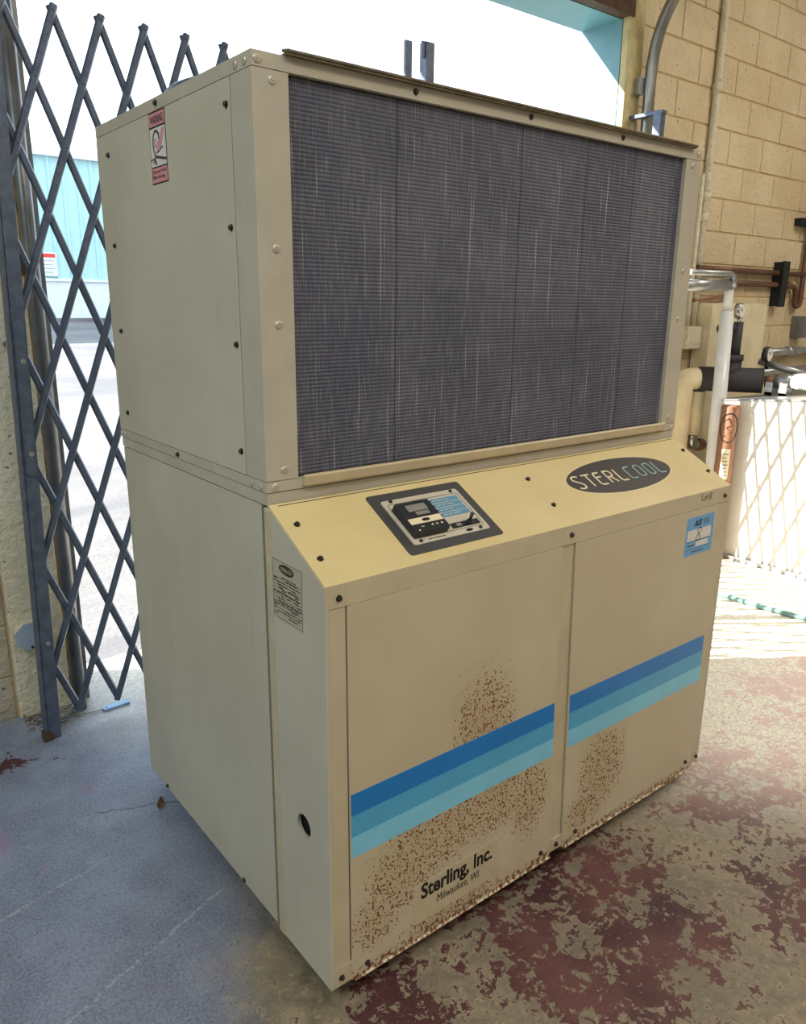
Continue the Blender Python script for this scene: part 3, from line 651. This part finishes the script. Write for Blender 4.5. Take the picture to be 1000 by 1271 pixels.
# ================================================================== SCISSOR GATES
def channel_mesh():
    bm = B(); wd, dp, t = 0.0122, 0.009, 0.0022
    prism(bm, [(-wd, 0, 0), (-wd * 0.55, -dp, 0), (wd * 0.55, -dp, 0), (wd, 0, 0), (wd - t, 0, 0), (wd * 0.5, -dp + t, 0), (-wd * 0.5, -dp + t, 0), (-wd + t, 0, 0)], (0, 0, 1))
    bmesh.ops.recalc_face_normals(bm, faces=bm.faces[:]); me = bpy.data.meshes.new('slat'); bm.to_mesh(me); bm.free(); me.materials.append(M['gate_steel']); return me
CHN = channel_mesh()
HX, HZ, ZB, YG = 0.0684, 0.1865, 0.012, 1.33
def gate(label, xa, n, first_top):
    # nodes xa + i*HX, i = 0..n ; top and bottom points sit on nodes of parity first_top
    t = thing('scissor_gate', label, 'gate', (xa + n * HX / 2, YG, -0.06), 'folding scissor gates across the door opening')
    xb = xa + n * HX; ends = set(); rows = 12
    for sgn, yy in ((1, YG - 0.002), (-1, YG + 0.011)):
        for i in range(-rows, n + rows + 1):
            if (i - first_top) % 2: continue
            # slat through bottom node i
            pts = [(i + sgn * j, j) for j in range(rows + 1) if 0 <= i + sgn * j <= n]
            if len(pts) < 2: continue
            p0 = Vector((xa + pts[0][0] * HX, 0, ZB + pts[0][1] * HZ)); p1 = Vector((xa + pts[-1][0] * HX, 0, ZB + pts[-1][1] * HZ))
            d = (p1 - p0); L = d.length; d.normalize(); e = 0.014
            q = Matrix.Rotation(math.atan2(d.x, d.z), 4, 'Y').to_quaternion()
            inst('slat', CHN, (p0.x - d.x * e, yy, p0.z - d.z * e), q, (1, 1, L + 2 * e), parent=t)
    bm = B()
    for i in range(n + 1):
        for j in range(rows + 1):
            if (i + j - first_top) % 2 == 0:
                x, z = xa + i * HX, ZB + j * HZ
                tube(bm, [(x, YG - 0.0145, z), (x, YG - 0.011, z)], 0.0045, 6)
    tag(mesh_obj('rivets', bm, 'gate_steel', t), kind='stuff')
    return t
gl = gate('dark steel scissor gate seen left of the machine', -0.1374, 22, 1)
bm = B()   # leaning hinge post: angle iron
def lean(z): return -0.200 + 0.026 * (z + 0.06)
def leanpost(x0, x1, y0, y1, z0, z1):
    bm_ = B(); v = [bm_.verts.new((lean(z) + x, y, z)) for z in (z0, z1) for x, y in ((x0, y0), (x1, y0), (x1, y1), (x0, y1))]
    for f in ((0, 3, 2, 1), (4, 5, 6, 7), (0, 1, 5, 4), (1, 2, 6, 5), (2, 3, 7, 6), (3, 0, 4, 7)): bm_.faces.new([v[i] for i in f])
    return bm_
mesh_obj('hinge_post', leanpost(0.010, 0.052, 1.295, 1.303, -0.06, 2.42), 'gate_steel', gl)
mesh_obj('post_flange', leanpost(0.004, 0.012, 1.295, 1.345, -0.06, 2.42), 'gate_steel', gl)
mesh_obj('splice_bar', leanpost(0.016, 0.046, 1.289, 1.296, 0.88, 1.36), 'gate_steel', gl)
bm = B()
for z in (0.30, 0.95, 1.24): tube(bm, [(lean(z) + 0.034, 1.284, z), (lean(z) + 0.034, 1.296, z)], 0.008, 10)
mesh_obj('post_bolts', bm, 'galv', gl)
mesh_obj('foot', box(B(), (-0.205, 1.285, -0.06), (-0.178, 1.325, -0.03)), 'rusty_steel', gl)
mesh_obj('lock_post', box(B(), (1.372, 1.300, 0.0), (1.404, 1.312, 2.412)), 'gate_steel', gl)
gr_ = gate('dark steel scissor gate standing behind the machine toward the right jamb', 1.52, 22, 1)
mesh_obj('lock_post', box(B(), (1.472, 1.295, 0.0), (1.514, 1.335, 2.424)), 'gate_steel', gr_)
mesh_obj('lock_tab', box(B(), (1.455, 1.300, 2.365), (1.474, 1.308, 2.424)), 'gate_steel', gr_)
mesh_obj('hinge_post', box(B(), (3.076, 1.305, -0.06), (3.118, 1.35, 2.395)), 'gate_steel', gr_)
bm = B(); prism(bm, [(3.078, 1.30, 2.395), (3.120, 1.30, 2.395), (3.120, 1.30, 2.412), (3.078, 1.30, 2.412)], (0, 0.205, 0)); mesh_obj('wall_arm', bm, 'gate_steel', gr_)

# ================================================================== THINGS BY THE RIGHT WALL
ca = thing('steel_tank', 'white sheet-metal tank with gate shadows across its sunlit face', 'tank', (4.2, 0.6, -0.06))
bm = B(); prism(bm, [(3.64, 1.09, -0.06), (3.64, 0.10, -0.06), (3.64, 0.10, 0.972), (3.64, 1.09, 0.884)], (1.1, 0, 0)); mesh_obj('body', bm, 'white_sheet', ca)
bm = B(); prism(bm, [(3.634, 1.096, 0.884), (3.634, 0.09, 0.973), (3.634, 0.09, 0.983), (3.634, 1.096, 0.894)], (1.12, 0, 0)); mesh_obj('lid', bm, 'galv', ca)
mesh_obj('base_angle', box(B(), (3.615, 0.10, -0.06), (3.64, 0.94, -0.035)), 'galv', ca)
bm = B(); box(bm, (3.637, 0.80, 0.40), (3.6395, 0.92, 0.70)); mesh_obj('notice_sheet', bm, 'paper', ca)
CX, CY, CR = 3.575, 1.000, 0.052
ca2 = thing('vertical_canister', 'copper-brown upright canister with round emblem beside the white tank', 'canister', (3.575, 1.0, -0.06))
bm = B(); tube(bm, [(CX, CY, -0.06), (CX, CY, 0.86), (CX, CY, 0.875)], [CR, CR, CR - 0.009], 32); mesh_obj('shell', bm, 'copper_brown', ca2)
cdir = Vector((-0.88, -0.47, 0)); CP = Plane(Vector((CX, CY, 0)) + cdir * CR, (0.47, -0.88, 0), (0, 0, 1), cdir)
def wrap(bm, ang0, ang1, z0, z1, r):
    n = 8; prev = None
    for k in range(n + 1):
        t = ang0 + (ang1 - ang0) * k / n
        a = [bm.verts.new((CX + r * math.cos(t), CY + r * math.sin(t), z)) for z in (z0, z1)]
        if prev: bm.faces.new((prev[0], a[0], a[1], prev[1]))
        prev = a
    return bm
t0 = math.atan2(cdir.y, cdir.x)
mesh_obj('paper_label', wrap(B(), t0 - 0.35, t0 + 0.55, 0.44, 0.62, CR + 0.0015), 'letter_cream', ca2)
bm = B()
for k in range(7): wrap(bm, t0 - 0.2, t0 + 0.40 - 0.1 * (k % 3), 0.46 + k * 0.021, 0.467 + k * 0.021, CR + 0.002)
mesh_obj('label_print', bm, 'grey_print', ca2)
bm = B()
def ang(u, z, r=CR + 0.001): t = t0 + u / CR; return Vector((CX + r * math.cos(t), CY + r * math.sin(t), z))
tube(bm, [ang(0.005 + 0.052 * math.cos(k * math.pi / 16), 0.745 + 0.085 * math.sin(k * math.pi / 16)) for k in range(33)], 0.003, 6)
tube(bm, [ang(u, z) for u, z in ((-0.03, 0.78), (0.0, 0.80), (0.02, 0.76), (-0.01, 0.745), (0.02, 0.72), (-0.02, 0.69))], 0.003, 6)
mesh_obj('round_emblem', bm, 'ink', ca2)
# insulated header pipe lying along the tank top
hp = thing('insulated_pipe_tee', 'black rubber-insulated pipe tee lying above the white tank', 'pipe tee', (3.9, 1.18, 0.90))
mesh_obj('run', tube(B(), [(3.80, 1.36, 0.985), (3.95, 1.02, 0.990)], 0.075, 28), 'rubber', hp)
mesh_obj('branch', tube(B(), [(3.87, 1.195, 0.99), (3.87, 1.195, 1.115)], 0.062, 24), 'rubber', hp)
mesh_obj('branch_cap', tube(B(), [(3.87, 1.195, 1.105), (3.87, 1.195, 1.14)], 0.070, 24), 'rubber', hp)
mesh_obj('riser', tube(B(), [(3.87, 1.175, 1.13), (3.87, 1.175, 1.335)], 0.028, 16), 'rubber', hp)
mesh_obj('riser_arm', tube(B(), [(3.87, 1.175, 1.30), (3.76, 1.24, 1.295)], 0.022, 14), 'rubber', hp)
def gauge(label, c, fdir, stem):
    t = thing('pressure_gauge', label, 'gauge', (c[0], c[1], c[2] - 0.06), 'round pressure gauges on the pipes')
    c = Vector(c); f = Vector(fdir).normalized()
    mesh_obj('case', tube(B(), [c - f * 0.02, c + f * 0.012], 0.046, 24), stem, t)
    mesh_obj('dial', tube(B(), [c + f * 0.012, c + f * 0.014], 0.039, 24), 'gauge_face', t)
    u = Vector((0, 0, 1)); s = f.cross(u).normalized()
    mesh_obj('needle', tube(B(), [c + f * 0.016, c + f * 0.016 + (u * 0.6 + s * 0.8) * 0.028], 0.0022, 6), 'ink', t)
    mesh_obj('stem', tube(B(), [c - u * 0.04, c - u * 0.085], 0.012, 10), stem, t)
gauge('chrome pressure gauge on the black insulated riser', (3.87, 1.175, 1.40), (0.10, -1, 0.0), 'chrome')
gauge('black pressure gauge at the end of the insulated tee', (3.99, 1.03, 1.145), (0.10, -1, 0.0), 'ctrl_black')
hp2 = thing('header_pipe', 'white jacketed pipe running toward the camera on tank brackets', 'pipe', (4.0, 0.7, 0.93))
mesh_obj('bare_end', tube(B(), [(3.955, 1.01, 0.985), (3.975, 0.95, 0.99)], 0.034, 18), 'copper_brown', hp2)
mesh_obj('grey_sleeve', tube(B(), [(3.972, 0.955, 0.992), (4.00, 0.85, 0.996)], 0.044, 18), 'galv', hp2)
mesh_obj('white_jacket', tube(B(), [(3.998, 0.86, 0.996), (4.09, 0.30, 1.02)], 0.048, 18), 'white_wrap', hp2)
for yy in (0.955, 0.87):
    bm = B(); box(bm, (3.90, yy - 0.022, 0.911), (3.905, yy + 0.022, 0.99)); box(bm, (3.90, yy - 0.022, 0.911), (3.97, yy + 0.022, 0.932)); box(bm, (3.965, yy - 0.022, 0.911), (3.97, yy + 0.022, 0.96)); mesh_obj('bracket', bm, 'galv', hp2)
# cream pipe dropping behind the chiller
ce = thing('cream_elbow_pipe', 'fat cream insulated pipe elbow dropping behind the chiller', 'pipe', (3.70, 1.42, -0.06))
mesh_obj('elbow', tube(B(), fillet([(3.81, 1.345, 0.985), (3.69, 1.40, 0.985), (3.69, 1.40, -0.06)], 0.14, 10), 0.068, 24), 'cream_wrap', ce)
sv = thing('cream_filter_canister', 'short cream vertical canister below the black pipe tee', 'canister', (3.80, 1.37, 0.6))
mesh_obj('shell', tube(B(), [(3.815, 1.37, 0.63), (3.815, 1.37, 0.90), (3.815, 1.37, 0.91)], [0.052, 0.052, 0.046], 22), 'cream_wrap', sv)
mesh_obj('cap', tube(B(), [(3.815, 1.37, 0.905), (3.815, 1.37, 0.925)], 0.05, 22), 'rubber', sv)
mesh_obj('fitting', tube(B(), fillet([(3.815, 1.37, 0.64), (3.815, 1.37, 0.56), (3.90, 1.37, 0.55)], 0.05, 6), 0.034, 16), 'chrome', sv)
mesh_obj('copper_stub', tube(B(), [(3.88, 1.37, 0.55), (3.935, 1.37, 0.55)], 0.04, 16), 'copper_brown', sv)
# white wrapped riser with bend at the top
wr = thing('wrapped_riser', 'white wrapped vertical pipe rising in front of the black tee', 'pipe', (3.71, 1.15, -0.06))
mesh_obj('lower_wrap', tube(B(), [(3.745, 1.15, -0.06), (3.712, 1.15, 0.7), (3.678, 1.15, 1.40)], [0.046, 0.044, 0.038], 18), 'white_wrap', wr)
mesh_obj('upper_wrap', tube(B(), [(3.680, 1.15, 1.37), (3.668, 1.15, 1.585)], 0.026, 16), 'white_wrap', wr)
mesh_obj('grey_insulation', tube(B(), [(3.67, 1.15, 1.548), (3.20, 1.15, 1.535)], 0.034, 18), 'galv', wr)
cn = tag(mesh_obj('bent_conduit', tube(B(), fillet([(3.20, 1.12, 1.603), (3.648, 1.12, 1.605), (3.662, 1.115, 1.53)], 0.06, 8), 0.016, 14), 'galv'), 'bent grey conduit above the white wrapped pipe', 'conduit')
# cream enclosure against the wall
en = thing('cream_enclosure', 'tall cream rounded enclosure against the block wall behind the gauges', 'enclosure', (4.3, 1.45, -0.06))
pl = Plane((3.94, 1.40, -0.06), (1, 0, 0), (0, 0, 1), (0, -1, 0))
mesh_obj('body', bevel(slab(B(), pl, rect(0, 0, 0.69, 1.505, 0.035, 6), -0.115, 0), 0.012, 2), 'cream_wrap', en)
mesh_obj('latch', box(B(), (4.10, 1.385, 1.17), (4.17, 1.40, 1.185)), 'dark_track', en)
# wall conduits
def wallpipe(name, label, pts, r, mat, bend=0.06, cat='pipe', extras=()):
    t = thing(name, label, cat, Vector(pts[0]))
    mesh_obj('tube', tube(B(), fillet(pts, bend, 6) if len(pts) > 2 else pts, r, 14), mat, t)
    for a, b, rr in extras: mesh_obj('coupling', tube(B(), [a, b], rr, 14), mat, t)
    return t
YP = 1.50
wallpipe('wall_conduit', 'long cream painted conduit climbing the block wall beside the chiller', [(3.895, YP, 1.27), (3.895, YP, 3.9)], 0.022, 'jamb_cream', extras=[((3.895, YP, 2.65), (3.895, YP, 2.70), 0.028), ((3.895, YP, 2.05), (3.895, YP, 2.10), 0.028), ((3.895, YP, 1.93), (3.895, YP, 1.98), 0.028)])
wallpipe('wall_conduit', 'thinner cream conduit close to the upper right edge of the chiller', [(3.84, YP, 1.27), (3.84, YP, 2.2)], 0.013, 'jamb_cream')
jb = thing('junction_box', 'cream painted junction box at the foot of the wall conduits', 'junction box', (3.88, 1.48, 1.14))
mesh_obj('body', bevel(box(B(), (3.785, 1.45, 1.16), (3.936, 1.522, 1.30)), 0.008), 'jamb_cream', jb)
mesh_obj('stub', tube(B(), [(3.79, 1.47, 1.20), (3.765, 1.47, 1.20)], 0.014, 10), 'jamb_cream', jb)
wallpipe('copper_line', 'upper of two brown copper lines along the block wall', [(3.86, 1.49, 1.655), (5.27, 1.49, 1.655)], 0.019, 'copper_pipe')
wallpipe('copper_line', 'lower of two brown copper lines with a trap bend', [(3.86, 1.49, 1.575), (5.08, 1.49, 1.575), (5.19, 1.49, 1.56), (5.19, 1.49, 1.43), (5.275, 1.49, 1.43), (5.275, 1.49, 2.15)], 0.019, 'copper_pipe', 0.05, extras=[((4.97, 1.49, 1.575), (5.06, 1.49, 1.575), 0.026)])
wallpipe('copper_line', 'loose orange copper tubing bundle under the two brown lines', [(3.86, 1.49, 1.46), (4.05, 1.48, 1.475), (4.30, 1.49, 1.50)], 0.012, 'copper_brown', 0.03)
sb = thing('strut_bracket', 'black strut channel bracket clamping copper lines to wall', 'bracket', (4.92, 1.5, 1.42))
bm = B(); prism(bm, [(4.886, 1.452, 1.425), (4.972, 1.452, 1.425), (4.982, 1.452, 1.735), (4.896, 1.452, 1.735)], (0, 0.016, 0)); mesh_obj('channel', bm, 'black_strut', sb)
for xx in (4.89, 4.956): mesh_obj('side', box(B(), (xx, 1.468, 1.43), (xx + 0.012, 1.524, 1.73)), 'black_strut', sb)
sb = thing('wall_clamp', 'small black clamp high on the block wall at the right edge', 'clamp', (5.2, 1.5, 1.98))
mesh_obj('bar', box(B(), (5.10, 1.47, 1.985), (5.42, 1.524, 2.035)), 'black_strut', sb)
mesh_obj('hook', tube(B(), [(5.20, 1.46, 1.97), (5.20, 1.46, 2.06)], 0.02, 12), 'black_strut', sb)
wallpipe('galvanised_pipe', 'upper grey pipe on the wall right of the enclosure', [(4.66, 1.48, 1.105), (6.2, 1.48, 1.105)], 0.030, 'galv', extras=[((5.15, 1.48, 1.105), (5.25, 1.48, 1.105), 0.037)])
wallpipe('galvanised_pipe', 'lower grey pipe on the wall right of the enclosure', [(4.66, 1.48, 0.965), (6.2, 1.48, 0.975)], 0.024, 'galv')
wallpipe('galvanised_pipe', 'slanting grey pipe from the black gauge down to header pipe', [(4.03, 1.10, 1.10), (4.10, 0.82, 1.03)], 0.022, 'galv')
sm = tag(mesh_obj('wall_box', bevel(box(B(), (5.255, 1.46, 1.20), (5.40, 1.524, 1.36)), 0.008), 'dark_track'), 'small dark grey wall box at the right edge below the trap', 'box')

# ================================================================== SMALL THINGS
oc = thing('octagonal_box', 'blue-grey octagonal electrical box on the left door jamb', 'electrical box', (-0.18, 1.48, 0.22))
bm = B(); slab(bm, Plane((-0.172, 1.498, 0.268), (1, 0, 0), (0, 0, 1), (0, -1, 0)), [(0.056 * math.cos(math.radians(22.5 + 45 * k)), 0.056 * math.sin(math.radians(22.5 + 45 * k))) for k in range(8)], 0, 0.035); mesh_obj('body', bm, 'jamb_cream', oc)
bm = B(); slab(bm, Plane((-0.172, 1.463, 0.268), (1, 0, 0), (0, 0, 1), (0, -1, 0)), [(0.054 * math.cos(math.radians(22.5 + 45 * k)), 0.054 * math.sin(math.radians(22.5 + 45 * k))) for k in range(8)], 0, 0.003); mesh_obj('cover', bm, 'box_blue_grey', oc)
bm = B(); tube(bm, [(-0.172, 1.461, 0.228), (-0.172, 1.457, 0.228)], 0.005, 8); mesh_obj('cover_screw', bm, 'screw_dark', oc)
tg_ = thing('blue_tag', 'pale blue tag on a wire lying under the gate', 'tag', (0.075, 1.387, -0.06))
bm = B(); slab(bm, Plane((0.026, 1.372, -0.059), (0.99, 0.03, 0), (-0.03, 0.99, 0), (0, 0, 1)), rect(0, 0, 0.098, 0.026, 0.003), 0.001, 0.009); mesh_obj('plate', bm, 'tag_blue', tg_)
mesh_obj('hole', tube(B(), [(0.037, 1.384, -0.0505), (0.037, 1.384, -0.0495)], 0.004, 10), 'ink', tg_)
mesh_obj('wire', tube(B(), fillet([(0.03, 1.386, -0.053), (-0.04, 1.392, -0.054), (-0.12, 1.417, -0.055)], 0.05), 0.0022, 6), 'galv', tg_)
lf = thing('dry_leaf', 'curled brown dry leaf on the grey floor by the chiller', 'leaf', (-0.024, 0.695, -0.06))
bm = B(); N = 9; rows = []
for k in range(N):
    t = k / (N - 1); hw = 0.009 * math.sin(math.pi * (0.08 + 0.86 * t)) + 0.001
    c0 = Vector((-0.030 + 0.012 * t, 0.688 + 0.016 * t, -0.0585 + 0.028 * t * t)); rows.append([bm.verts.new(c0 + Vector((hw * s, -0.3 * hw * s, 0.006 * abs(s)))) for s in (-1, -0.4, 0, 0.4, 1)])
for a, b in zip(rows, rows[1:]):
    for i in range(4): bm.faces.new((a[i], a[i + 1], b[i + 1], b[i]))
r = bmesh.ops.solidify(bm, geom=bm.faces[:], thickness=0.0006)
mesh_obj('blade', bm, 'leaf_brown', lf); mesh_obj('leaf_stem', tube(B(), [(-0.030, 0.688, -0.0585), (-0.034, 0.680, -0.058)], 0.001, 6), 'leaf_brown', lf)
hs = tag(mesh_obj('garden_hose', tube(B(), fillet([(2.70, 0.98, -0.047), (2.92, 0.78, -0.047), (3.0, 0.60, -0.047), (2.995, 0.40, -0.047), (3.03, 0.12, -0.047), (3.20, -0.4, -0.047)], 0.12, 8), 0.0125, 12), 'hose_green'), 'green garden hose crossing the sunlit floor patch', 'hose')
rnd = random.Random(3)
bm = B()
for k in range(90):
    x, y = -0.215 + abs(rnd.gauss(0, 0.09)), 1.49 - abs(rnd.gauss(0, 0.045))
    if x > 0.05: continue
    a = rnd.uniform(0, 6.28); L = rnd.uniform(0.006, 0.03); z = -0.0575
    tube(bm, [(x, y, z), (x + L * 0.5 * math.cos(a), y + L * 0.5 * math.sin(a), z + rnd.uniform(0, 0.006)), (x + L * math.cos(a + 0.4), y + L * math.sin(a + 0.4), z)], 0.0011, 4)
tag(mesh_obj('floor_litter', bm, 'leaf_brown'), 'dry grass litter on floor at foot of the left jamb', 'litter', kind='stuff')

# everything was written with the cabinet bottom at 0: set the floor to z = 0
for o in list(S.objects):
    if o.parent is None and o.type in {'MESH', 'EMPTY'}: o.location.z += FL
